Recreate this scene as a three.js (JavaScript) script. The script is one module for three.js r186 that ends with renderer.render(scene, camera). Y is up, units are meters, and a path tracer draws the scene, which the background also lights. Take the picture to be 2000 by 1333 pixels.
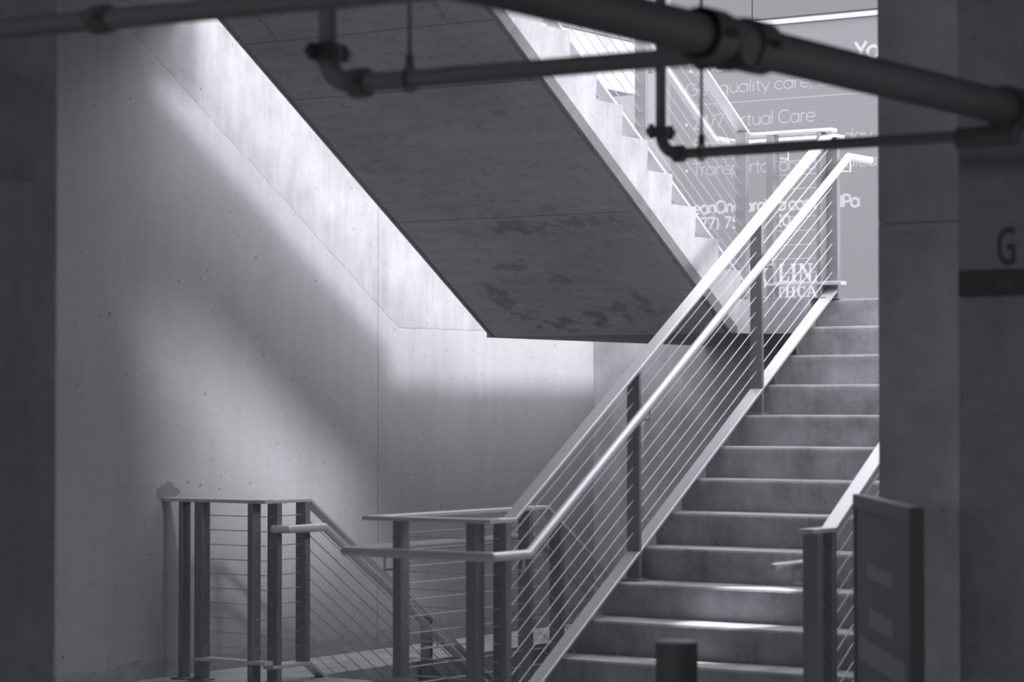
import * as THREE from 'three';
import { RoundedBoxGeometry } from 'three/addons/geometries/RoundedBoxGeometry.js';
import { mergeGeometries, toCreasedNormals } from 'three/addons/utils/BufferGeometryUtils.js';

// ------------------------------------------------------------------ camera, sky, sun, exposure
const scene = new THREE.Scene();
const YAW = 0.5911, PITCH = 0.0248;
const camera = new THREE.PerspectiveCamera(15.142, 2000 / 1333, 0.1, 300);
camera.position.set(7.6438, 1.6612, 14.2181);
camera.lookAt(
  7.6438 - Math.sin(YAW) * Math.cos(PITCH),
  1.6612 + Math.sin(PITCH),
  14.2181 - Math.cos(YAW) * Math.cos(PITCH));
camera.focus = 19;
camera.userData.fStop = 3.0;
scene.background = new THREE.Color().setRGB(2.95, 2.9, 3.07);
const sun = new THREE.DirectionalLight(new THREE.Color().setRGB(1.01, 1, 1.04), 3.35);
sun.position.set(20, 10.4, 3.2);
sun.target.position.set(0, 0, -0.6);
sun.castShadow = true;
sun.shadow.radius = 21;
sun.shadow.mapSize.set(4096, 4096);
Object.assign(sun.shadow.camera, { left: -14, right: 14, top: 12, bottom: -12, near: 1, far: 60 });
scene.add(sun, sun.target);
const renderer = new THREE.WebGLRenderer({ antialias: true });
renderer.toneMapping = THREE.LinearToneMapping;
renderer.toneMappingExposure = 1.0;
renderer.shadowMap.enabled = true;
renderer.shadowMap.type = THREE.PCFSoftShadowMap;

// ------------------------------------------------------------------ helpers
const R = 0.1778, T = 0.2794, SL = R / T, F = 13 * R;   // riser, tread, slope, landing height
const taken = new Map();
function numbered(n) {
  const k = taken.get(n) || 0; taken.set(n, k + 1);
  return k ? n + '_' + String(k).padStart(3, '0') : n;
}
function thing(name, label, category, [x, y, z], extra = {}) {
  const g = new THREE.Group(); g.name = numbered(name); g.position.set(x, y, z);
  g.userData = { label, category, ...extra }; scene.add(g); return g;
}
// geometries are written in world coordinates; they are moved into the frame of the thing they belong to
function part(name, geo, mat, parent, label) {
  const g = Array.isArray(geo) ? mergeGeometries(geo.map((q) => { const c = q.index ? q.toNonIndexed() : q.clone(); for (const k of Object.keys(c.attributes)) if (!['position', 'normal', 'uv'].includes(k)) c.deleteAttribute(k); return c; })) : geo.clone();
  const m = new THREE.Mesh(g, mat); m.name = name; m.castShadow = m.receiveShadow = true;
  let top = parent; while (top && top.parent && top.parent !== scene) top = top.parent;
  if (top) g.translate(-top.position.x, -top.position.y, -top.position.z);
  if (label) m.userData.label = label;
  parent.add(m); return m;
}
function structure(name, geo, mat, label, category) {
  const g = Array.isArray(geo) ? mergeGeometries(geo.map((q) => (q.index ? q.toNonIndexed() : q))) : geo;
  const m = new THREE.Mesh(g, mat); m.name = numbered(name); m.castShadow = m.receiveShadow = true;
  m.userData = { kind: 'structure', label, category }; scene.add(m); return m;
}
// uv in metres from the dominant direction of each face
function wuv(geo, su = 1, sv = 1) {
  const g = geo.index ? geo.toNonIndexed() : geo, p = g.attributes.position, uv = new Float32Array(p.count * 2);
  const a = new THREE.Vector3(), b = new THREE.Vector3(), c = new THREE.Vector3(), n = new THREE.Vector3();
  for (let i = 0; i < p.count; i += 3) {
    a.fromBufferAttribute(p, i); b.fromBufferAttribute(p, i + 1); c.fromBufferAttribute(p, i + 2);
    n.copy(b).sub(a).cross(c.clone().sub(a));
    const ax = Math.abs(n.x), ay = Math.abs(n.y), az = Math.abs(n.z);
    [a, b, c].forEach((v, k) => {
      const [u, w] = ax > ay && ax > az ? [v.z, v.y] : ay > az ? [v.x, v.z] : [v.x, v.y];
      uv[(i + k) * 2] = u / su; uv[(i + k) * 2 + 1] = w / sv;
    });
  }
  g.setAttribute('uv', new THREE.BufferAttribute(uv, 2)); return g;
}
function box(x0, x1, y0, y1, z0, z1, r = 0) {
  const g = r ? new RoundedBoxGeometry(x1 - x0, y1 - y0, z1 - z0, 2, r) : new THREE.BoxGeometry(x1 - x0, y1 - y0, z1 - z0);
  g.translate((x0 + x1) / 2, (y0 + y1) / 2, (z0 + z1) / 2); return wuv(g);
}
const BEV = (b) => (b ? { bevelEnabled: true, bevelSize: b, bevelThickness: b, bevelOffset: -b, bevelSegments: 1 } : { bevelEnabled: false });
// polygon in (z, y) swept along x
function prismX(poly, x0, x1, b = 0, holes = []) {
  const s = new THREE.Shape(poly.map(([z, y]) => new THREE.Vector2(-z, y)));
  for (const h of holes) s.holes.push(new THREE.Path(h.map(([z, y]) => new THREE.Vector2(-z, y))));
  const g = new THREE.ExtrudeGeometry(s, { depth: x1 - x0 - 2 * b, ...BEV(b) });
  g.applyMatrix4(new THREE.Matrix4().makeBasis(new THREE.Vector3(0, 0, -1), new THREE.Vector3(0, 1, 0), new THREE.Vector3(1, 0, 0)).setPosition(x0 + b, 0, 0));
  return wuv(g);
}
// polygon in (x, y) swept along z
function prismZ(poly, z0, z1, b = 0) {
  const s = new THREE.Shape(poly.map(([x, y]) => new THREE.Vector2(x, y)));
  const g = new THREE.ExtrudeGeometry(s, { depth: z1 - z0 - 2 * b, ...BEV(b) });
  g.translate(0, 0, z0 + b); return wuv(g);
}
// polygon in (x, z) swept along y, with holes
function prismY(poly, y0, y1, holes = []) {
  const s = new THREE.Shape(poly.map(([x, z]) => new THREE.Vector2(x, -z)));
  for (const h of holes) s.holes.push(new THREE.Path(h.map(([x, z]) => new THREE.Vector2(x, -z))));
  const g = new THREE.ExtrudeGeometry(s, { depth: y1 - y0, bevelEnabled: false });
  g.rotateX(-Math.PI / 2).translate(0, y0, 0); return wuv(g);
}
function rod(a, b, r, n = 10, cap = true) {
  const A = new THREE.Vector3(...a), B = new THREE.Vector3(...b), d = B.clone().sub(A), l = d.length();
  const g = new THREE.CylinderGeometry(r, r, l, n, 1, !cap);
  g.applyQuaternion(new THREE.Quaternion().setFromUnitVectors(new THREE.Vector3(0, 1, 0), d.normalize()));
  g.translate((A.x + B.x) / 2, (A.y + B.y) / 2, (A.z + B.z) / 2); return g.toNonIndexed();
}
function ball(p, r, n = 12) { return new THREE.SphereGeometry(r, n, 8).translate(...p).toNonIndexed(); }
function pipeline(pts, r, n = 14) {
  const out = [];
  for (let i = 0; i < pts.length - 1; i++) out.push(rod(pts[i], pts[i + 1], r, n));
  for (let i = 1; i < pts.length - 1; i++) out.push(ball(pts[i], r, n));
  return out;
}

// ------------------------------------------------------------------ procedural textures
function rng(seed) { let s = seed >>> 0; return () => { s = (s + 0x6D2B79F5) | 0; let t = Math.imul(s ^ (s >>> 15), 1 | s); t = (t + Math.imul(t ^ (t >>> 7), 61 | t)) ^ t; return ((t ^ (t >>> 14)) >>> 0) / 4294967296; }; }
function lattice(seed, n) { const r = rng(seed), a = new Float32Array(n * n); for (let i = 0; i < a.length; i++) a[i] = r(); return a; }
const LAT = lattice(77, 256);
function vnoise(x, y) {
  const xi = Math.floor(x), yi = Math.floor(y), fx = x - xi, fy = y - yi, u = fx * fx * (3 - 2 * fx), v = fy * fy * (3 - 2 * fy);
  const q = (i, j) => LAT[((j & 255) << 8) | (i & 255)];
  return (q(xi, yi) * (1 - u) + q(xi + 1, yi) * u) * (1 - v) + (q(xi, yi + 1) * (1 - u) + q(xi + 1, yi + 1) * u) * v;
}
function fbm(x, y, o = 4) { let s = 0, a = 0.5, t = 0; for (let i = 0; i < o; i++) { s += a * vnoise(x, y); t += a; x = x * 2.03 + 17.3; y = y * 2.03 + 9.1; a *= 0.5; } return s / t; }
const TINT = [1.005, 1.0, 1.045];
const enc = (v) => { v = Math.min(1, Math.max(0, v)); return 255 * (v <= 0.0031308 ? v * 12.92 : 1.055 * Math.pow(v, 1 / 2.4) - 0.055); };
// fn(u, v) in 0..1 returns a linear grey; bump from the same field
function greyMap(w, h, fn, repeat) {
  const d = new Uint8Array(w * h * 4), b = new Uint8Array(w * h * 4);
  for (let j = 0; j < h; j++) for (let i = 0; i < w; i++) {
    const [g, k] = fn((i + 0.5) / w, (j + 0.5) / h), o = (j * w + i) * 4;
    d[o] = enc(g * TINT[0]); d[o + 1] = enc(g * TINT[1]); d[o + 2] = enc(g * TINT[2]); d[o + 3] = 255;
    b[o] = b[o + 1] = b[o + 2] = 255 * Math.min(1, Math.max(0, k)); b[o + 3] = 255;
  }
  const mk = (data, srgb) => {
    const t = new THREE.DataTexture(data, w, h); t.magFilter = THREE.LinearFilter; t.minFilter = THREE.LinearMipmapLinearFilter; t.generateMipmaps = true;
    t.wrapS = t.wrapT = THREE.RepeatWrapping; if (srgb) t.colorSpace = THREE.SRGBColorSpace; if (repeat) t.repeat.set(...repeat); t.needsUpdate = true; return t;
  };
  return [mk(d, true), mk(b, false)];
}
function spots(seed, n, rmin, rmax) { const r = rng(seed), a = []; for (let i = 0; i < n; i++) a.push([r(), r(), rmin + (rmax - rmin) * r() * r(), 0.4 + 0.6 * r(), 0.5 + r()]); return a; }
// a grid of bug holes so that lookups stay cheap
function holeField(seed, n, rmin, rmax, aspect) {
  const G = 32, cells = Array.from({ length: G * G }, () => []);
  for (const s of spots(seed, n, rmin, rmax)) for (let dj = -1; dj <= 1; dj++) for (let di = -1; di <= 1; di++) cells[(((s[1] * G | 0) + dj + G) % G) * G + ((s[0] * G | 0) + di + G) % G].push(s);
  return (u, v) => {
    let k = 0;
    for (const s of cells[Math.min(G - 1, v * G | 0) * G + Math.min(G - 1, u * G | 0)]) {
      const dx = (u - s[0]) * s[4], dy = (v - s[1]) / aspect, d = Math.hypot(dx, dy) / s[2];
      if (d < 1) k = Math.max(k, (1 - d * d) * s[3]);
    }
    return k;
  };
}
function concrete(base, vary, seed, size = 512, metres = 3, holes = 160) {
  const hf = holeField(seed, holes, 0.001, 0.0045, 1);
  const [m, b] = greyMap(size, size, (u, v) => {
    const f = 256 / 4, big = fbm(u * 8 + seed, v * 8, 4), fine = fbm(u * f + 5, v * f + seed, 3), str = fbm(u * 40, v * 5 + seed, 3);
    const hh = hf(u, v);
    return [base * (1 + vary * ((big - 0.5) * 1.6 + (fine - 0.5) * 0.5 + (str - 0.5) * 0.5)) * (1 - 0.5 * hh), 0.6 + 0.3 * (fine - 0.5) - 0.5 * hh];
  }, [1 / metres, 1 / metres]);
  return new THREE.MeshStandardMaterial({ map: m, bumpMap: b, bumpScale: 0.002, roughness: 0.88 });
}
const grey = (v, o = {}) => new THREE.MeshStandardMaterial({ color: new THREE.Color().setRGB(v * TINT[0], v * TINT[1], v * TINT[2]), roughness: 0.8, ...o });

const M = {};
const CONCRETE = 0.405;                      // one base colour for all cast concrete but the paler soffit; grain differs
M.step = concrete(CONCRETE, 0.5, 11, 512, 1.6, 240);     // trowelled treads and risers
M.cast = concrete(CONCRETE, 0.35, 43, 512, 2.4, 140);    // walls, columns, slabs, floor
M.side = concrete(CONCRETE, 0.28, 23, 512, 1.4, 420);    // pitted stair sides
M.facade = grey(0.27, { roughness: 0.9 });
M.steel = new THREE.MeshStandardMaterial({ color: new THREE.Color().setRGB(0.72, 0.716, 0.74), metalness: 0.35, roughness: 0.4 });
M.steelPostShaded = new THREE.MeshStandardMaterial({ color: new THREE.Color().setRGB(0.32, 0.318, 0.33), metalness: 0.5, roughness: 0.45 });  // same steel as the rails, shade of the garage side painted in
M.cable = new THREE.MeshStandardMaterial({ color: new THREE.Color().setRGB(0.6, 0.597, 0.615), metalness: 0.5, roughness: 0.38 });
M.main = grey(0.16, { roughness: 0.7 });
M.pipe = grey(0.3, { roughness: 0.6 });
M.fitting = grey(0.2, { roughness: 0.6 });
M.black = grey(0.19, { roughness: 0.5 });

// ------------------------------------------------------------------ setting
const WX = -2.85;                       // face of the left wall
// left wall: board marks, bug holes, pour joints and the paler patch above the old stair line
{
  const z0 = -2.54, z1 = 5.5, y1 = 4.12, w = 2048, h = 1024;
  const hf = holeField(5, 520, 0.0006, 0.0018, (z1 - z0) / y1), hf2 = holeField(9, 70, 0.001, 0.0024, (z1 - z0) / y1);
  const line = (z) => (z > -0.1 ? Math.max(2.19, 2.387 + (z - 0.2914) * SL) : 2.19);
  const [m, b] = greyMap(w, h, (u, v) => {
    const z = z0 + u * (z1 - z0), y = v * y1;
    const big = fbm(z * 1.3 + 3, y * 1.3, 4), fine = fbm(z * 40, y * 40, 3), str = fbm(z * 16 + 40, y * 1.6, 4);
    let g = CONCRETE * (1 + 0.22 * (big - 0.5) + 0.1 * (fine - 0.5) + 0.12 * (str - 0.5));
    const d = y - line(z) + 0.012 * (vnoise(z * 9, 3) - 0.5);
    if (d > 0) g *= 0.94 + 0.34 * (fbm(z * 5 + 9, y * 5, 5) - 0.5) + 0.2 * (fbm(z * 26, y * 4, 3) - 0.5);
    const hole = Math.max(hf(u, v), 0.7 * hf2(u, v) * (fbm(z * 30, y * 30, 2) > 0.52 ? 1 : 0));
    g *= 1 - 0.55 * hole;
    let k = 0.6 - 0.5 * hole + 0.15 * (fine - 0.5);
    const j = Math.abs(z - 0.219), jy = Math.abs(y - 1.17 + 0.004 * vnoise(z * 7, 1));
    if (j < 0.005) { g *= 0.62; k = 0.1; }
    if (jy < 0.004 && vnoise(z * 3, 8) > 0.42) { g *= 0.93; k = 0.52; }
    if (Math.abs(d) < 0.006) { g *= 0.86; k = 0.25; }
    { const q = Math.hypot((z - 2.36) / 0.14, (y - 1.12) / 0.09); if (q + 0.9 * (fbm(z * 22, y * 22, 4) - 0.5) < 0.62) g *= 0.6; }  // dark smudge at the rail end, shading of its fixing painted in
    // dirt along the foot of the wall
    const foot = 0.06 + 0.12 * fbm(z * 4, 2, 3); if (y < foot) g *= 0.7 + 0.3 * fbm(z * 14, y * 30, 3);
    return [g, k];
  });
  const geo = new THREE.PlaneGeometry(z1 - z0, y1); geo.rotateY(Math.PI / 2);
  geo.translate(WX, y1 / 2, (z0 + z1) / 2);
  const uv = geo.attributes.uv, p = geo.attributes.position;
  for (let i = 0; i < uv.count; i++) uv.setXY(i, (p.getZ(i) - z0) / (z1 - z0), p.getY(i) / y1);
  const wall = structure('wall_left', prismX([[z0, 0], [z1 + 4, 0], [z1 + 4, y1], [z0, y1]], WX - 0.3, WX - 0.012), M.cast, 'tall pale board-marked concrete wall beside the stairwell', 'wall');
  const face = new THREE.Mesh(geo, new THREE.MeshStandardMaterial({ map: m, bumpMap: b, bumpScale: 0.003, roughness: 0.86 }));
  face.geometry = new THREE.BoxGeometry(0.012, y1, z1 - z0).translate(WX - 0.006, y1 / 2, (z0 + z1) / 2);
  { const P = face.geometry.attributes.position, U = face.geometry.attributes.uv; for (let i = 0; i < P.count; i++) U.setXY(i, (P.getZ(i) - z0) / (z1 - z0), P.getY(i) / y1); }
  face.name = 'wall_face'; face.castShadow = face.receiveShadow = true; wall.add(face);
}
structure('floor', prismY([[-12, 30], [16, 30], [16, -2.54], [-12, -2.54]], -0.25, 0, [[[-2.14, 1.82], [-0.32, 1.82], [-0.32, -2.4], [-2.14, -2.4]]]), M.cast, 'grey concrete ground floor of the parking garage', 'floor');
structure('wall_pit_left', box(-2.34, -2.15, -3.2, -0.25, -2.6, 2), M.cast, 'left concrete side of the stair pit', 'wall');
structure('wall_pit_right', box(-0.31, -0.12, -3.2, -0.25, -2.6, 2), M.cast, 'right concrete side of the stair pit', 'wall');
structure('wall_pit_back', box(-2.14, -0.32, -3.2, -0.25, -2.6, -2.42), M.cast, 'far concrete side of the stair pit', 'wall');
structure('floor_pit', box(-2.34, -0.12, -3.4, -3.2, -2.6, 2), M.cast, 'concrete bottom of the stair pit', 'floor');
structure('wall_back', box(-3.15, 8, 0, F - 0.21, -2.84, -2.54), M.cast, 'concrete wall under the landing', 'wall');
structure('wall_right', prismX([[-2.54, 0], [3.64, 0], [3.64, 3.5], [-2.54, 3.5]], 2.6, 2.8), M.cast, 'concrete side wall right of the climbing flight', 'wall');
structure('ceiling', prismY([[-12, 4.15], [0.1, 4.15], [0.1, 3.2], [8, 3.2], [8, 4.15], [16, 4.15], [16, 30], [-12, 30]], 4.2, 4.55), M.cast, 'concrete slab over the parking garage', 'ceiling');
structure('ceiling', box(WX, -1.9, 4.08, 4.55, 2.25, 4.15), M.cast, 'added unseen slab strip over the gap, shading the top of the left wall', 'ceiling');  // strip added out of view to shade the upper left wall
structure('ceiling', box(-1.9, 0.1, 4.2, 4.55, 3.77, 4.15), M.cast, 'concrete upper landing slab at the top of the overhead flight', 'ceiling');
structure('wall_garage', [box(-12, 16, 0, 2.6, 29.6, 30), box(15.6, 16, 0, 4.2, 3.6, 29.6), box(-12, -11.6, 0, 4.2, 3.6, 29.6), box(8, 16, 0, 4.55, 3.2, 3.6), box(-12, -3.2, 0, 4.2, 9.5, 9.8)], M.cast, 'concrete side walls and rear parapet of the parking garage', 'wall');
{
  const st = structure('upper_floor_slab', box(-8, WX, 4.12, 4.56, -3.2, 9.5), M.cast, 'concrete edge of the upper floor slab seen through the upper cable railing', 'slab');
  const cap = new THREE.Mesh(box(WX - 0.05, WX + 0.012, 4.535, 4.585, -4.4, 9.5), M.cast); cap.name = 'edge_flashing'; cap.castShadow = cap.receiveShadow = true; st.add(cap);
  const thin = new THREE.Mesh(box(-8, WX, 4.46, 4.54, -4.4, -3.2), M.cast); thin.name = 'thin_slab_edge'; thin.castShadow = thin.receiveShadow = true; st.add(thin);
}
structure('plaza_paving', box(-24, 24, F - 0.21, F, -9, -2.54), M.cast, 'street paving behind the landing at landing level', 'paving');
{
  const f = structure('wall_facade', [box(-24, 24, F, 9.5, -9.4, -9.04)], M.facade, 'plain pale grey building front across the street', 'wall');
  const dark = grey(0.135, { roughness: 0.8 });
  for (const [x0, x1] of [[-5.934, -4.978], [-4.966, -3.1], [-3.088, -1.6]]) { const m = new THREE.Mesh(box(x0, x1, 5.62, 9.4, -9.045, -9.01, 0.003), dark); m.name = 'cladding_panel'; m.castShadow = m.receiveShadow = true; f.add(m); }
}
{
  const A = structure('concrete_column', box(2.821, 3.5, 0, 2.435, 3.75, 4.216, 0.003), M.cast, 'square concrete column between the climbing flight and the level sign', 'column');
  const up = new THREE.Mesh(box(2.821, 3.5, 2.4375, 4.2, 3.75, 4.216, 0.003), M.cast); up.name = 'column_upper_pour'; up.castShadow = up.receiveShadow = true; A.add(up);
  structure('concrete_column', box(3.802, 5.2, 0, 4.2, 5.15, 5.604, 0.02), M.cast, 'broad concrete column carrying the level sign', 'column');
  structure('concrete_column', box(0.1, 1.568, 0, 4.2, 7.9, 8.366, 0.02), M.cast, 'concrete column at the garage edge, left of the stairwell', 'column');
}

// ------------------------------------------------------------------ stairs
const nosing = 0.012;
{ // flight going up from the garage floor to the landing
  const t = thing('stair_flight', 'wide concrete stair flight climbing from the garage floor to the landing', 'stairs', [1.32, 0, 3.4]);
  const X0 = 0.365, X1 = 2.59;
  for (let k = 12; k >= 1; k--) {
    const y = F - k * R, z = k * T, zb = (k - 1) * T - nosing - 0.002;
    part('step', prismX([[z - 0.016, y], [z - 0.006, y - 0.003], [z, y - 0.014], [z, y - 0.034], [z - 0.016, y - R], [zb - 0.02, y - R], [zb, y]], X0, X1, 0.003), M.step, t);
  }
  const z = 12 * T;
  part('waist_slab', prismX([[z - 0.03, 0], [z - 0.35, 0], [0, F - 0.42], [-0.02, F - R], [0, F - R - 0.002], [z - 0.03, F - 12 * R - R - 0.002 + 0.0]], X0 + 0.01, X1, 0), M.cast, t);
}
{ // landing
  const t = thing('stair_landing', 'concrete stair landing slab at the top of the lower flight', 'landing', [0.4, F - 0.21, -1.2]);
  part('slab', prismY([[-1.87, 0.34], [-0.0015, 0.34], [-0.0015, 0.11], [0.36, 0.11], [0.36, -0.03], [2.59, -0.03], [2.59, -2.54], [-1.87, -2.54]], F - 0.21, F), M.side, t);
  part('nosing', prismX([[-0.016, F], [-0.006, F - 0.003], [0, F - 0.014], [0, F - 0.034], [-0.016, F - R], [-0.03, F - R], [-0.03, F]], 0.362, 2.59, 0), M.step, t);
}
const UZ = 0.2914, UY = F + R, UW = 1.87;     // first nosing of the upper flight
const uLine = (z) => UY + (z - UZ) * SL;       // nosing line of the upper flight
{
  const t = thing('stair_flight', 'concrete stair flight overhead with stained soffit and stepped pale side', 'stairs', [-0.94, F, 2]);
  for (let k = 0; k < 12; k++) {
    const z = UZ + k * T, y = UY + k * R;
    part('step', prismX([[z, y], [z, y - 0.035], [z + 0.014, y - R], [z + T + 0.014, y], [z + T, y]], -UW, 0, 0), M.side, t);
  }
  { const a = [UZ + 0.02, uLine(UZ + 0.02)], b = [UZ + 12 * T, uLine(UZ + 12 * T)]; part('added_shadow_kerb', prismX([[a[0], a[1] - 0.19], [b[0], b[1] - 0.19], [b[0], b[1] + 0.05], [a[0], a[1] + 0.05]], -UW, -UW + 0.12, 0.004), M.side, t); }  // added unseen upstand, straightens the flight's shadow on the left wall
  // waist slab: cross section with chamfered lower corners and drip grooves, swept along the slope
  const al = Math.atan(SL), h = 0.2357 * Math.cos(al), c = 0.035, L = 4.03;
  const half = [[0, 0], [0, -(h - c)], [-c, -h], [-c - 0.012, -h], [-c - 0.014, -h + 0.016], [-c - 0.040, -h + 0.016], [-c - 0.042, -h]];
  const pts = [...half, ...half.slice().reverse().map(([x, y]) => [-UW - x, y])];
  const s = new THREE.Shape(pts.map(([x, y]) => new THREE.Vector2(x, y)));
  const g = new THREE.ExtrudeGeometry(s, { depth: L, bevelEnabled: false });
  const gg = wuv(g, 2, 6), NT = gg.attributes.position.count / 3, under = [];
  { const p = gg.attributes.position; for (let i = 0; i < NT; i++) { let low = true; for (let k = 0; k < 3; k++) if (p.getY(i * 3 + k) > -h + 0.017) low = false; under.push(low); } }
  const luv = gg.attributes.uv.array.slice();
  // sloped frame: local z runs up the flight, local y is the normal
  const dir = new THREE.Vector3(0, Math.sin(al), Math.cos(al)), nrm = new THREE.Vector3(0, Math.cos(al), -Math.sin(al));
  const zs = UZ - 0.05, ys = uLine(zs) - R - 0.0089;
  gg.applyMatrix4(new THREE.Matrix4().makeBasis(new THREE.Vector3(1, 0, 0), nrm, dir).setPosition(0, ys, zs));
  wuv(gg);
  const pick = (want) => {
    const q = new THREE.BufferGeometry(), P = [], N = [], U = [], src = gg.attributes;
    for (let i = 0; i < NT; i++) if (under[i] === want) for (let k = 0; k < 3; k++) { const j = i * 3 + k; P.push(src.position.getX(j), src.position.getY(j), src.position.getZ(j)); N.push(src.normal.getX(j), src.normal.getY(j), src.normal.getZ(j)); U.push(want ? luv[j * 2] : src.uv.getX(j), want ? luv[j * 2 + 1] : src.uv.getY(j)); }
    q.setAttribute('position', new THREE.Float32BufferAttribute(P, 3)); q.setAttribute('normal', new THREE.Float32BufferAttribute(N, 3)); q.setAttribute('uv', new THREE.Float32BufferAttribute(U, 2)); return q;
  };
  // soffit print: pour joints, water stains, patches; base lightened in place of bounced light
  const JOINTS = [1.278, 2.505, 3.02];
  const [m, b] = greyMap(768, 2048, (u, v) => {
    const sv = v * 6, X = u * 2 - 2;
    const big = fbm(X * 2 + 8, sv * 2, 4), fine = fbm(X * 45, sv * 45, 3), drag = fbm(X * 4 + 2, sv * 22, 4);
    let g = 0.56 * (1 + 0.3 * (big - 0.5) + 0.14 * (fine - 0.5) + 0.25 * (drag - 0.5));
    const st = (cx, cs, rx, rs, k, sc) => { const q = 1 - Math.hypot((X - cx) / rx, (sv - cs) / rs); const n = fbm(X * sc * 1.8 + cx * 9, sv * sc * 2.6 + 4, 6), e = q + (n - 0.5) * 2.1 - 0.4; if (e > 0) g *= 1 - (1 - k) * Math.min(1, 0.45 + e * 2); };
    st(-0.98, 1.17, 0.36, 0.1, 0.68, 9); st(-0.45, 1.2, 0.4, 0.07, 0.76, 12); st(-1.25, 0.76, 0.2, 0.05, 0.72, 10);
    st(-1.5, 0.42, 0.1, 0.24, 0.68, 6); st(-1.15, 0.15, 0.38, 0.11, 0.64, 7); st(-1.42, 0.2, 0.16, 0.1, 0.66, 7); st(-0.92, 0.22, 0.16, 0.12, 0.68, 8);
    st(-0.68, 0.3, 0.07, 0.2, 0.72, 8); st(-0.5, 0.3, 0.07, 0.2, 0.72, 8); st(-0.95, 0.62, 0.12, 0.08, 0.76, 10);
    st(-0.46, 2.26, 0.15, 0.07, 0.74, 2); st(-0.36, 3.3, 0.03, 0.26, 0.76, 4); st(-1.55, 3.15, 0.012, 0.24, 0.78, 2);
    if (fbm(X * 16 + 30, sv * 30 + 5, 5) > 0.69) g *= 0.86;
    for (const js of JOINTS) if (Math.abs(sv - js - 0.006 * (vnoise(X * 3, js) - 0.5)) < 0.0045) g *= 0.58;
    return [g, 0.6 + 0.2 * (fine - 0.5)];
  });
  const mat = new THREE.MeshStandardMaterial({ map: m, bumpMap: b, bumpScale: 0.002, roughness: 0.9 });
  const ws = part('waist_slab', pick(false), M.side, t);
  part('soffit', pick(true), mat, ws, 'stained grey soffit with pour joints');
}
{ // flight going down from the garage floor
  const t = thing('stair_flight', 'concrete stair flight descending beside the left wall below the overhead flight', 'stairs', [-1.16, 0, 1.8]);
  for (let k = 1; k < 14; k++) {
    const y = -k * R, z = 1.82 - (k - 1) * T;
    part('step', prismX([[z + 0.01, y], [z - T, y], [z - T, y - 0.25], [z + 0.01, y - 0.25]], -2.14, -0.32, 0.004), M.step, t);
  }
}

// ------------------------------------------------------------------ cable railings
const RW = 0.08, RT = 0.022, CABS = 10, C0 = 0.1, CS = 0.0873, BOT = 0.985;
const bar = (st, off, t) => [...st.map(([s, y]) => [s, y - off]), ...st.slice().reverse().map(([s, y]) => [s, y - off - t])];
function railZ(g, x, st, posts, opt = {}) {
  part('top_rail', prismX(bar(st, 0, RT), x - RW / 2, x + RW / 2, 0.003), M.steel, g);
  part('bottom_rail', prismX(bar(opt.bottom || st, opt.bottom ? 0 : BOT, RT), x - RW / 2, x + RW / 2, 0.003), M.steel, g);
  const cs = opt.cables || st;
  for (let i = 0; i < CABS; i++) part('cable', cs.slice(1).flatMap((q, k) => [rod([x, cs[k][1] - C0 - i * CS, cs[k][0]], [x, q[1] - C0 - i * CS, q[0]], 0.0031, 7)]), M.cable, g);
  const top = (z) => { for (let k = 0; k < st.length - 1; k++) { const [a, ya] = st[k], [b, yb] = st[k + 1]; if ((z - a) * (z - b) <= 0) return ya + (yb - ya) * (z - a) / (b - a || 1); } return st[0][1]; };
  for (const [z, y0, th = 0.026, plate = 1] of posts) {
    const p = part('post', box(x - 0.039, x + 0.039, y0, top(z) - RT, z - th / 2, z + th / 2, 0.003), M.steelPostShaded, g);
    if (plate) part('base_plate', box(x - 0.06, x + 0.06, y0, y0 + 0.012, z - 0.055, z + 0.055, 0.003), M.steelPostShaded, p);
  }
}
function railX(g, z, x0, x1, y, posts, opt = {}) {
  part('top_rail', prismZ([[x0, y], [x1, y], [x1, y - RT], [x0, y - RT]], z - RW / 2, z + RW / 2, 0.003), M.steel, g);
  const [b0, b1, yb] = opt.bottom || [x0, x1, y - BOT];
  part('bottom_rail', prismZ([[b0, yb], [b1, yb], [b1, yb - RT], [b0, yb - RT]], z - RW / 2, z + RW / 2, 0.003), M.steel, g);
  const [c0, c1] = opt.cables || [x0 + 0.05, x1 - 0.05];
  for (let i = 0; i < CABS; i++) part('cable', [rod([c0, y - C0 - i * CS, z], [c1, y - C0 - i * CS, z], 0.0031, 7)], M.cable, g);
  for (const [x, y0, th = 0.026, plate = 1] of posts) {
    const p = part('post', box(x - th / 2, x + th / 2, y0, y - RT, z - 0.039, z + 0.039, 0.003), M.steelPostShaded, g);
    if (plate) part('base_plate', box(x - 0.055, x + 0.055, y0, y0 + 0.012, z - 0.06, z + 0.06, 0.003), M.steelPostShaded, p);
  }
}
function handrail(g, pts, brackets) {
  const h = part('handrail', [...pipeline(pts, 0.0245, 16), ball(pts[0], 0.0245, 16), ball(pts[pts.length - 1], 0.0245, 16)], M.steel, g);
  for (const [a, b] of brackets) part('handrail_bracket', pipeline([a, [b[0], a[1], b[2]], b], 0.007, 8), M.steel, h);
}
const LR = 1.095;                                   // level top rail height above the garage floor
const gz = 3.536;                                   // where the lower flight's rails start to slope
const g1Top = LR + (gz - 0.02) * SL;
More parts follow.
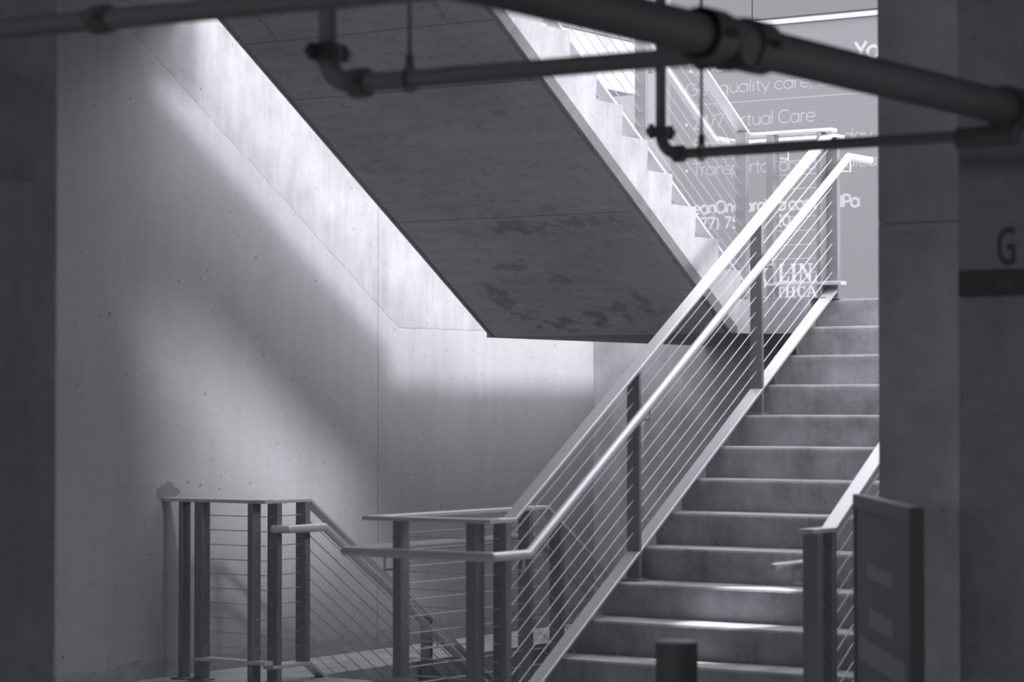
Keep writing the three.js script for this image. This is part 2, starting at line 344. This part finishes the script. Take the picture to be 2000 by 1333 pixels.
{ // between the lower flight and the descending flight
  const g = thing('cable_railing', 'steel cable railing wrapping round between the climbing flight and the descending flight', 'railing', [0.46, 0, 3.7]);
  railZ(g, 0.46, [[3.689, LR], [gz, LR], [0.02, g1Top], [-0.13, g1Top]],
    [[3.6, 0, 0.05], [2.33, F - 9 * R], [0.94, F - 4 * R], [-0.05, F, 0.04]],
    { cables: [[3.69, LR], [gz, LR], [-0.05, LR + (gz + 0.05) * SL]], bottom: [[3.6, 0.135], [gz, LR - BOT], [-0.02, LR - BOT + (gz + 0.02) * SL]] });
  railX(g, 3.73, -0.29, 0.5, LR, [[-0.07, 0, 0.05], [0.385, 0, 0.06]], { bottom: [-0.2, 0.42, 0.13], cables: [-0.07, 0.385] });
  const dz = 2.14, lo = -0.9;
  railZ(g, -0.25, [[3.689, LR], [dz, LR], [lo, LR + (lo - dz) * SL]], [[2.32, 0, 0.04], [2.0, -R + 0.02, 0.04, 0], [0.75, -1.0, 0.026, 0]],
    { cables: [[3.52, LR], [2.16, LR], [lo, LR + (lo - 2.16) * SL]] });
  handrail(g, [[-0.35, 0.915 + (-0.9 - 2.1) * SL, -0.9], [-0.35, 0.915, 2.1], [-0.35, 0.915, 3.83], [0.56, 0.915, 3.83], [0.56, 0.915, 3.515], [0.56, 0.915 + 3.575 * SL, -0.06], [0.56, 0.915 + 3.575 * SL, -0.36]],
    [[[0.47, 0.83, 3.54], [0.56, 0.895, 3.56]], [[0.47, 1.58, 2.33], [0.56, 1.645, 2.33]], [[0.47, 2.47, 0.94], [0.56, 2.53, 0.94]], [[0.47, 3.1, -0.05], [0.56, 3.17, -0.08]], [[-0.1, 0.83, 3.74], [-0.1, 0.895, 3.83]], [[-0.26, 0.83, 2.32], [-0.35, 0.895, 2.32]]]);
}
{ // right side of the lower flight
  const g = thing('cable_railing', 'steel cable railing on the right side of the climbing flight, behind the dark panel', 'railing', [2.24, 0, 3.7]);
  railZ(g, 2.24, [[3.77, LR], [gz, LR], [0.02, g1Top], [-0.13, g1Top]],
    [[3.7, 0, 0.055], [3.56, 0, 0.05], [2.33, F - 9 * R], [0.94, F - 4 * R], [-0.05, F, 0.04]],
    { cables: [[3.69, LR], [gz, LR], [-0.05, LR + (gz + 0.05) * SL]], bottom: [[3.6, 0.135], [gz, LR - BOT], [-0.02, LR - BOT + (gz + 0.02) * SL]] });
  handrail(g, [[2.14, 0.92, 3.88], [2.14, 0.92, 3.515], [2.14, 0.92 + 3.575 * SL, -0.06], [2.14, 0.92 + 3.575 * SL, -0.36]],
    [[[2.23, 0.84, 3.7], [2.14, 0.9, 3.7]], [[2.23, 1.58, 2.33], [2.14, 1.65, 2.33]], [[2.23, 2.47, 0.94], [2.14, 2.53, 0.94]]]);
}
{ // upper flight, with the short return across the gap at the landing
  const g = thing('cable_railing', 'steel cable railing along the overhead flight and across the landing gap', 'railing', [-0.11, F, 0.06]);
  const ys = uLine(0.04) + 1.04, zt = 4.6;
  railZ(g, -0.11, [[0.04, ys], [zt, ys + (zt - 0.04) * SL]], [[0.075, F, 0.04], [1.3, F + 4 * R], [2.68, F + 9 * R], [3.8, F + 13 * R]],
    { bottom: [[0.1, ys - BOT + 0.06 * SL], [zt, ys - BOT + (zt - 0.04) * SL]] });
  railX(g, 0.01, -0.15, 0.5, ys - 0.004, [[0.07, F, 0.05], [0.41, F, 0.03]], { bottom: [0.0, 0.56, 2.42], cables: [0.07, 0.42] });
  handrail(g, [[-0.21, uLine(4.5) + 0.845, 4.5], [-0.21, uLine(0.26) + 0.845, 0.26], [-0.21, uLine(0.26) + 0.845, -0.1], [0.38, uLine(0.26) + 0.845, -0.1]],
    [[[-0.12, uLine(1.3) + 0.76, 1.3], [-0.21, uLine(1.3) + 0.825, 1.3]], [[-0.12, 3.23, 0.08], [-0.21, 3.29, 0.08]], [[0.12, 3.2, 0.0], [0.12, 3.28, -0.1]]]);
}
{ // far side of the descending flight
  const g = thing('cable_railing', 'steel cable railing at the foot of the pale left wall, sloping down', 'railing', [-2.08, 0, 2.38]);
  railX(g, 2.37, -2.84, -2.04, LR, [[-2.7, 0, 0.03], [-2.56, 0, 0.06], [-2.155, 0, 0.04]], { bottom: [-2.6, -2.04, 0.14], cables: [-2.56, -2.06] });
  const lo = -1.1, dz = 1.97;
  railZ(g, -2.08, [[2.329, LR], [dz, LR], [lo, LR + (lo - dz) * SL]], [[2.27, 0, 0.045], [2.0, 0.1, 0.045, 0], [0.72, -0.7, 0.03, 0], [-0.5, -1.5, 0.03, 0]],
    { cables: [[2.3, LR], [2.0, LR], [lo, LR + (lo - 2.0) * SL]] });
  handrail(g, [[-2.06, 0.92, 2.3], [-1.97, 0.92, 2.27], [-1.97, 0.92, 1.93], [-1.97, 0.92 + (lo - 1.93) * SL, lo]],
    [[[-2.07, 0.1, 0.75], [-1.97, 0.15, 0.75]]]);
}

// ------------------------------------------------------------------ sprinkler pipes in the garage
function coupling(a, b, r, parent) {
  const A = new THREE.Vector3(...a), B = new THREE.Vector3(...b), d = B.clone().sub(A).normalize(), m = A.clone().add(B).multiplyScalar(0.5);
  const side = new THREE.Vector3().crossVectors(d, Math.abs(d.y) > 0.9 ? new THREE.Vector3(1, 0, 0.4) : new THREE.Vector3(0, 1, 0)).normalize();
  const geos = [rod(a, b, r, 18)];
  for (const s of [-1, 1]) { const c = m.clone().addScaledVector(side, s * (r + 0.012)); geos.push(rod(c.clone().addScaledVector(d, -0.025).toArray(), c.clone().addScaledVector(d, 0.025).toArray(), 0.011, 8)); geos.push(box(c.x - 0.016, c.x + 0.016, c.y - 0.012, c.y + 0.012, c.z - 0.012, c.z + 0.012)); }
  return part('coupling', geos, parent.name === 'sprinkler_main' ? M.main : M.fitting, parent);
}
function elbow(c, a, b, r, parent) {   // quarter bend from point a to point b round c
  const curve = new THREE.QuadraticBezierCurve3(new THREE.Vector3(...a), new THREE.Vector3(...c), new THREE.Vector3(...b));
  return part('elbow', new THREE.TubeGeometry(curve, 14, r, 18, false), M.pipe, parent);
}
const CY = 4.2;
{
  const t = thing('sprinkler_main', 'thick dark sprinkler main crossing in front of the column and wall sign', 'pipe', [4.291, 2.63, 8]);
  part('pipe', rod([4.291, 2.64, 12.5], [4.291, 2.64, 6.2], 0.057, 24), M.main, t);
  coupling([4.291, 2.64, 8.34], [4.291, 2.64, 8.24], 0.074, t);
  coupling([4.291, 2.64, 8.1], [4.291, 2.64, 7.99], 0.074, t);
  part('cross_fitting', [rod([4.291, 2.64, 8.34], [4.291, 2.64, 8.0], 0.066, 22), rod([4.2, 2.61, 8.185], [4.36, 2.61, 8.185], 0.045, 18), rod([4.291, 2.7, 8.185], [4.291, 2.56, 8.185], 0.03, 14)], M.main, t);
  coupling([4.291, 2.64, 6.32], [4.291, 2.64, 6.22], 0.074, t);
}
{
  const t = thing('sprinkler_branch', 'dark sprinkler branch pipe with bend crossing below the overhead soffit', 'pipe', [2.933, 2.61, 8.185]);
  const y = 2.612, z = 8.185;
  part('pipe', rod([3.06, y, z], [4.22, y - 0.006, z], 0.027, 20), M.pipe, t);
  part('drop_pipe', rod([2.933, y + 0.1, z], [2.933, CY, z], 0.027, 20), M.pipe, t);
  elbow([2.933, y, z], [2.933, y + 0.1, z], [3.06, y, z], 0.031, t);
  coupling([2.933, y + 0.075, z], [2.933, y + 0.125, z], 0.045, t);
  coupling([3.03, y, z], [3.08, y, z], 0.045, t);
}
{
  const t = thing('sprinkler_branch', 'thin dark sprinkler branch pipe with bend running in front of the sign and column', 'pipe', [3.0, 2.555, 6.3]);
  const y = 2.556, z = 6.3;
  part('pipe', rod([3.06, y, z], [4.14, y, z], 0.0195, 18), M.pipe, t);
  part('drop_pipe', rod([2.972, y + 0.09, z], [2.972, CY, z], 0.0185, 18), M.pipe, t);
  elbow([2.972, y, z], [2.972, y + 0.09, z], [3.06, y, z], 0.021, t);
  coupling([2.972, y + 0.065, z], [2.972, y + 0.1, z], 0.031, t);
  coupling([3.03, y, z], [3.065, y, z], 0.031, t);
  part('reducer', [rod([4.12, y - 0.008, z], [4.33, y - 0.008, z], 0.036, 18), rod([4.291, y - 0.01, z], [4.291, 2.6, z], 0.036, 16)], M.fitting, t);
}
{
  const t = thing('sprinkler_branch', 'dark sprinkler pipe along the upper edge above the left wall', 'pipe', [2.5, 2.74, 8.9]);
  part('pipe', rod([-3, 2.82, 8.9], [7, 2.682, 8.9], 0.03, 20), M.pipe, t);
  coupling([2.66, 2.742, 8.9], [2.72, 2.742, 8.9], 0.04, t);
}
function hanger(label, x, y, z, r) {
  const t = thing('pipe_hanger', label, 'hanger', [x, y, z]);
  part('rod', rod([x, y + r + 0.035, z], [x, CY, z], 0.0055, 8), M.fitting, t);
  part('ring', new THREE.TorusGeometry(r + 0.006, 0.005, 8, 24).rotateY(Math.PI / 2).scale(1, 1, 1).translate(x, y, z), M.fitting, t);
  part('swivel_nut', [rod([x, y + r + 0.004, z], [x, y + r + 0.04, z], 0.012, 8)], M.fitting, t);
}
hanger('thin rod hanger holding the dark branch pipe below the overhead soffit', 3.235, 2.61, 8.185, 0.03);
hanger('thin rod hanger holding the thin branch pipe in front of the sign', 3.139, 2.556, 6.3, 0.022);

{ // added unseen spotlight, stands in for the sun patch on the lower treads
  const t = thing('added_patch_spotlight', 'added spotlight hidden behind the column, standing in for the sun patch on the lower treads', 'lamp', [2.6, 3.15, 2.0]);
  const p = new THREE.Vector3(2.52, 3.15, 2.0), q = new THREE.Vector3(1.21, 0.545, 2.62), d = q.clone().sub(p).normalize();
  part('bracket', box(2.54, 2.6, 3.12, 3.18, 1.97, 2.03, 0.004), M.fitting, t);
  part('housing', rod(p.clone().addScaledVector(d, -0.07).toArray(), p.toArray(), 0.035, 20), M.fitting, t);
  part('lens', rod(p.toArray(), p.clone().addScaledVector(d, 0.004).toArray(), 0.03, 20), new THREE.MeshStandardMaterial({ color: 0xffffff, emissive: 0xffffff, emissiveIntensity: 2 }), t);
  const l = new THREE.SpotLight(new THREE.Color().setRGB(1.01, 1, 1.06), 58, 0, THREE.MathUtils.degToRad(5.2), 0.35);
  l.position.copy(p).addScaledVector(d, 0.012); l.target.position.copy(q); l.castShadow = true; l.shadow.radius = 1; l.shadow.mapSize.set(1024, 1024); l.name = 'added_patch_beam';
  scene.add(l, l.target);
}

// ------------------------------------------------------------------ bollards, panel, signs
function bollard(label, x, z) {
  const t = thing('bollard', label, 'bollard', [x, 0, z], { group: 'bollards before the stairwell' });
  part('post', rod([x, 0, z], [x, 0.773, z], 0.079, 40), M.black, t);
  const pr = []; for (let i = 0; i <= 10; i++) { const a = i / 10 * Math.PI / 2; pr.push(new THREE.Vector2(0.08 * Math.cos(a), 0.012 * Math.sin(a))); }
  part('cap', new THREE.LatheGeometry([new THREE.Vector2(0.08, -0.003), ...pr], 40).translate(x, 0.773, z), grey(0.3, { roughness: 0.6 }), t, 'pale domed cap');
}
bollard('dark steel bollard with pale cap before the climbing flight', 2.791, 5.884);
bollard('dark steel bollard with pale cap before the descending flight', 2.751, 7.597);
{ // free-standing panel
  const a = new THREE.Vector2(2.942, 4.713), b = new THREE.Vector2(3.735, 5.871), d = b.clone().sub(a), L = d.length(), ang = Math.atan2(-d.y, d.x);
  const t = thing('sign_panel', 'free-standing dark panel with faint grey print beside the column', 'sign', [a.x, 0, a.y]);
  t.rotation.y = ang;
  // local frame: x along the panel from its far end, z outwards
  const loc = (name, geo, mat, parent, label) => { const m = new THREE.Mesh(geo, mat); m.name = name; m.castShadow = m.receiveShadow = true; if (label) m.userData.label = label; parent.add(m); return m; };
  const B = (x0, x1, y0, y1, z0, z1, r) => box(x0, x1, y0, y1, z0, z1, r);
  loc('frame', mergeGeometries([B(0, 0.05, 0, 1.296, -0.055, 0, 0.004), B(L - 0.05, L, 0, 1.296, -0.055, 0, 0.004), B(0.05, L - 0.05, 1.24, 1.296, -0.055, 0, 0.004), B(0.05, L - 0.05, 0.05, 0.1, -0.055, 0, 0.004)]), M.black, t);
  loc('panel', B(0.045, L - 0.045, 0.09, 1.25, -0.045, -0.008), grey(0.22, { roughness: 0.6 }), t);
  const pale = grey(0.36, { roughness: 0.6 });
  for (const [x0, x1, y0, y1] of [[0.35, 0.98, 0.98, 1.03], [0.4, 0.98, 0.79, 0.86], [0.12, 1.28, 0.64, 0.73], [0.4, 1.0, 0.2, 0.45]]) loc('printed_band', B(x0, x1, y0, y1, -0.009, -0.006), pale, t);
}
function canvasTex(w, h, draw) {
  const c = document.createElement('canvas'); c.width = w; c.height = h;
  const x = c.getContext('2d'); draw(x); const t = new THREE.CanvasTexture(c); t.colorSpace = THREE.SRGBColorSpace; t.anisotropy = 8; return t;
}
{ // level sign on the broad column
  const x0 = 3.815, x1 = 4.9, z = 5.604;
  const t = thing('level_sign', 'level sign with large dark G and dark street-name strip on the broad column', 'sign', [4.3, 2.05, z]);
  const W = x1 - x0, px = 900;
  const plate = (name, y0, y1, draw) => {
    const g = new THREE.BoxGeometry(W, y1 - y0, 0.012).translate((x0 + x1) / 2, (y0 + y1) / 2, z + 0.006);
    part(name, g, new THREE.MeshStandardMaterial({ map: canvasTex(W * px | 0, (y1 - y0) * px | 0, draw), roughness: 0.7 }), t);
  };
  const css = (v) => { const e = (k) => Math.round(enc(v * TINT[k])); return `rgb(${e(0)},${e(1)},${e(2)})`; };
  plate('letter_plate', 2.147, 2.317, (x) => {
    x.fillStyle = css(0.36); x.fillRect(0, 0, W * px, 0.17 * px);
    x.save(); x.translate((3.957 - x0) * px, (2.317 - 2.162) * px); x.scale(0.66, 1); x.fillStyle = css(0.12); x.font = `bold ${0.187 * px | 0}px sans-serif`; x.fillText('G', 0, 0); x.restore();
  });
  plate('name_plate', 2.05, 2.145, (x) => {
    x.fillStyle = css(0.1); x.fillRect(0, 0, W * px, 0.1 * px);
    x.fillStyle = css(0.2); x.font = `${0.033 * px | 0}px sans-serif`; x.fillText('14TH', (3.953 - x0) * px, (2.145 - 2.078) * px);
  });
}

// ------------------------------------------------------------------ printed banner on the facade
// a single-stroke alphabet: M/L points, A = ellipse arc (cx, cy, rx, ry, from, to in degrees, anticlockwise unless to < from)
const GL = {
  o: [0.74, ['A', 0.37, 0.34, 0.34, 0.34, 0, 360]], a: [0.82, ['A', 0.37, 0.34, 0.34, 0.34, 0, 360], ['L', 0.71, 0.68, 0.71, 0]],
  c: [0.68, ['A', 0.37, 0.34, 0.34, 0.34, 48, 312]], e: [0.76, ['L', 0.04, 0.35, 0.7, 0.35], ['A', 0.37, 0.34, 0.34, 0.34, 0, 312]],
  d: [0.84, ['A', 0.37, 0.34, 0.34, 0.34, 0, 360], ['L', 0.71, 1.03, 0.71, 0]], q: [0.84, ['A', 0.37, 0.34, 0.34, 0.34, 0, 360], ['L', 0.71, 0.68, 0.71, -0.3]],
  p: [0.8, ['L', 0.08, 0.68, 0.08, -0.3], ['A', 0.42, 0.34, 0.34, 0.34, 0, 360]], g: [0.84, ['A', 0.37, 0.34, 0.34, 0.34, 0, 360], ['L', 0.71, 0.68, 0.71, 0.0], ['A', 0.38, 0, 0.33, 0.3, 0, -140]],
  n: [0.74, ['L', 0.08, 0.68, 0.08, 0], ['A', 0.36, 0.4, 0.28, 0.28, 180, 0], ['L', 0.64, 0.4, 0.64, 0]], h: [0.74, ['L', 0.08, 1.03, 0.08, 0], ['A', 0.36, 0.4, 0.28, 0.28, 180, 0], ['L', 0.64, 0.4, 0.64, 0]],
  m: [1.16, ['L', 0.08, 0.68, 0.08, 0], ['A', 0.32, 0.42, 0.24, 0.26, 180, 0], ['L', 0.56, 0.42, 0.56, 0], ['A', 0.8, 0.42, 0.24, 0.26, 180, 0], ['L', 1.04, 0.42, 1.04, 0]],
  u: [0.74, ['L', 0.08, 0.68, 0.08, 0.28], ['A', 0.36, 0.28, 0.28, 0.28, 180, 360], ['L', 0.64, 0.68, 0.64, 0]], r: [0.46, ['L', 0.08, 0.68, 0.08, 0], ['A', 0.32, 0.43, 0.24, 0.25, 180, 70]],
  t: [0.46, ['L', 0.2, 0.92, 0.2, 0.18], ['A', 0.36, 0.18, 0.16, 0.18, 180, 285], ['L', 0.02, 0.68, 0.4, 0.68]], l: [0.24, ['L', 0.09, 1.03, 0.09, 0]], i: [0.24, ['L', 0.09, 0.68, 0.09, 0], ['L', 0.09, 0.9, 0.09, 0.92]],
  s: [0.54, ['A', 0.27, 0.51, 0.19, 0.17, 35, 270], ['A', 0.27, 0.17, 0.21, 0.17, 90, -145]], y: [0.66, ['L', 0.02, 0.68, 0.34, 0], ['L', 0.64, 0.68, 0.23, -0.3]],
  ',': [0.3, ['L', 0.12, 0.06, 0.05, -0.16]], '.': [0.26, ['L', 0.1, 0.04, 0.1, 0.06]], ' ': [0.36], '/': [0.5, ['L', 0.44, 1.03, 0.04, -0.06]],
  G: [1.04, ['A', 0.5, 0.5, 0.47, 0.5, 42, 360], ['L', 0.97, 0.5, 0.54, 0.5]], C: [0.96, ['A', 0.5, 0.5, 0.47, 0.5, 45, 315]], O: [1.06, ['A', 0.52, 0.5, 0.49, 0.5, 0, 360]],
  V: [0.8, ['L', 0.02, 1, 0.39, 0], ['L', 0.39, 0, 0.76, 1]], T: [0.72, ['L', 0.0, 1, 0.72, 1], ['L', 0.36, 1, 0.36, 0]], E: [0.68, ['L', 0.1, 0, 0.1, 1], ['L', 0.1, 1, 0.6, 1], ['L', 0.1, 0.52, 0.54, 0.52], ['L', 0.1, 0, 0.6, 0]],
  W: [1.2, ['L', 0.02, 1, 0.32, 0], ['L', 0.32, 0, 0.58, 0.86], ['L', 0.58, 0.86, 0.84, 0], ['L', 0.84, 0, 1.14, 1]], Y: [0.76, ['L', 0.02, 1, 0.37, 0.46], ['L', 0.72, 1, 0.37, 0.46], ['L', 0.37, 0.46, 0.37, 0]],
  H: [0.86, ['L', 0.1, 0, 0.1, 1], ['L', 0.74, 0, 0.74, 1], ['L', 0.1, 0.5, 0.74, 0.5]], P: [0.74, ['L', 0.1, 0, 0.1, 1], ['L', 0.1, 1, 0.4, 1], ['A', 0.4, 0.72, 0.28, 0.28, 90, -90], ['L', 0.4, 0.44, 0.1, 0.44]],
  '(': [0.4, ['A', 0.62, 0.44, 0.5, 0.72, 132, 228]], ')': [0.4, ['A', -0.22, 0.44, 0.5, 0.72, -48, 48]],
  2: [0.72, ['A', 0.34, 0.7, 0.28, 0.3, 170, -35], ['L', 0.57, 0.53, 0.06, 0], ['L', 0.06, 0, 0.64, 0]], 4: [0.76, ['L', 0.5, 0, 0.5, 1], ['L', 0.5, 1, 0.04, 0.28], ['L', 0.04, 0.28, 0.7, 0.28]],
  5: [0.72, ['L', 0.6, 1, 0.18, 1], ['L', 0.18, 1, 0.12, 0.56], ['A', 0.33, 0.32, 0.3, 0.32, 130, -150]], 7: [0.68, ['L', 0.04, 1, 0.62, 1], ['L', 0.62, 1, 0.2, 0]],
  8: [0.74, ['A', 0.36, 0.74, 0.24, 0.26, 0, 360], ['A', 0.36, 0.25, 0.3, 0.25, 0, 360]], 0: [0.84, ['A', 0.41, 0.5, 0.35, 0.5, 0, 360]],
};
{
  const x0 = -5.934, x1 = -1.6, y0 = F, y1 = 5.54, z = -9.03, px = 460, W = Math.round((x1 - x0) * px), H = Math.round((y1 - y0) * px);
  const css = (v) => { const e = (k) => Math.round(enc(v * TINT[k])); return `rgb(${e(0)},${e(1)},${e(2)})`; };
  const t = thing('printed_banner', 'large grey printed banner with white care advert lettering across the street', 'banner', [(x0 + x1) / 2, F, z + 0.03]);
  const tex = canvasTex(W, H, (c) => {
    c.fillStyle = css(0.168); c.fillRect(0, 0, W, H);
    const X = (x) => (x - x0) * px, Y = (y) => (y1 - y) * px;
    const write = (text, x, y, cap, weight, tone, width) => {
      let adv = 0; for (const ch of text) adv += GL[ch][0];
      const sx = width ? width / adv : cap; let cx = 0;
      c.strokeStyle = css(tone); c.lineWidth = weight * cap * px; c.lineCap = 'butt'; c.lineJoin = 'round';
      for (const ch of text) {
        const [w, ...ops] = GL[ch];
        for (const [k, ...q] of ops) {
          c.beginPath();
          if (k === 'L') { c.moveTo(X(x + (cx + q[0]) * sx), Y(y + q[1] * cap)); c.lineTo(X(x + (cx + q[2]) * sx), Y(y + q[3] * cap)); }
          else { const n = 36; for (let i = 0; i <= n; i++) { const a = (q[4] + (q[5] - q[4]) * i / n) * Math.PI / 180, ax = X(x + (cx + q[0] + q[2] * Math.cos(a)) * sx), ay = Y(y + (q[1] + q[3] * Math.sin(a)) * cap); i ? c.lineTo(ax, ay) : c.moveTo(ax, ay); } }
          c.stroke();
        }
        cx += w;
      }
    };
    const hi = 0.34, bo = 0.36;
    write('When', -5.745, 5.125, 0.168, 0.2, bo, 0.585); write('You', -5.1, 5.125, 0.168, 0.2, bo, 0.4); write('You', -3.80, 5.13, 0.168, 0.2, bo, 0.4);
    write('Get quality care, close', -5.752, 4.884, 0.124, 0.068, hi, 1.99);
    c.fillStyle = css(0.3); c.fillRect(X(-5.773), Y(4.786), 4.0 * px, 0.008 * px);
    const dot = (x, y) => { c.fillStyle = css(0.36); c.beginPath(); c.arc(X(x), Y(y), 0.017 * px, 0, 7); c.fill(); };
    write('24/7 Virtual Care', -5.672, 4.533, 0.134, 0.068, hi, 1.43); dot(-5.745, 4.582);
    write('Emerge', -5.66, 4.298, 0.128, 0.068, hi, 0.6); write('me to', -4.65, 4.298, 0.128, 0.068, hi, 0.42); write('n day', -4.08, 4.3, 0.128, 0.068, hi, 0.47);
    write('Transportation to medical a', -5.675, 4.046, 0.128, 0.068, hi, 2.32); dot(-5.745, 4.1);
    write('eanOn', -5.665, 3.646, 0.122, 0.2, bo, 0.475); write('Carolina.com', -5.175, 3.646, 0.122, 0.2, bo, 0.935); write('/OHPa', -4.24, 3.646, 0.122, 0.2, bo, 0.49);
    write('(877) 75', -5.74, 3.484, 0.114, 0.19, bo, 0.625); write('20', -4.7, 3.484, 0.114, 0.19, bo, 0.17);
    c.fillStyle = css(0.42); c.textBaseline = 'alphabetic';
    const serif = (text, x, y, size, width) => { c.font = `bold ${size * px | 0}px serif`; c.save(); c.translate(X(x), Y(y)); c.scale(width * px / c.measureText(text).width, 1); c.fillText(text, 0, 0); c.restore(); };
    serif('CARO', -5.37, 2.906, 0.262, 0.67); serif('LINA', -4.685, 2.906, 0.262, 0.58);
    serif('HEA', -5.17, 2.752, 0.152, 0.34); serif('LTHCARE', -4.82, 2.752, 0.152, 0.82);
  });
  const g = new THREE.BoxGeometry(x1 - x0, y1 - y0, 0.03).translate((x0 + x1) / 2, (y0 + y1) / 2, z + 0.015);
  part('print', g, new THREE.MeshStandardMaterial({ map: tex, roughness: 0.7 }), t);
  part('top_edging', box(x0, x1, 5.545, 5.595, z, z + 0.05, 0.004), grey(0.42), t, 'white strip along the upper edge');
}
{
  const t = thing('wall_lamp', 'small round wall lamp on the pale building front, seen above the slab edge', 'lamp', [-6.415, 5.7, -9.0]);
  part('housing', new THREE.SphereGeometry(0.07, 20, 12).scale(1, 0.8, 1).translate(-6.415, 5.69, -8.98), grey(0.7), t);
  part('arm', rod([-6.415, 5.7, -9.04], [-6.415, 5.7, -8.96], 0.02, 10), grey(0.4), t);
}
renderer.render(scene, camera);
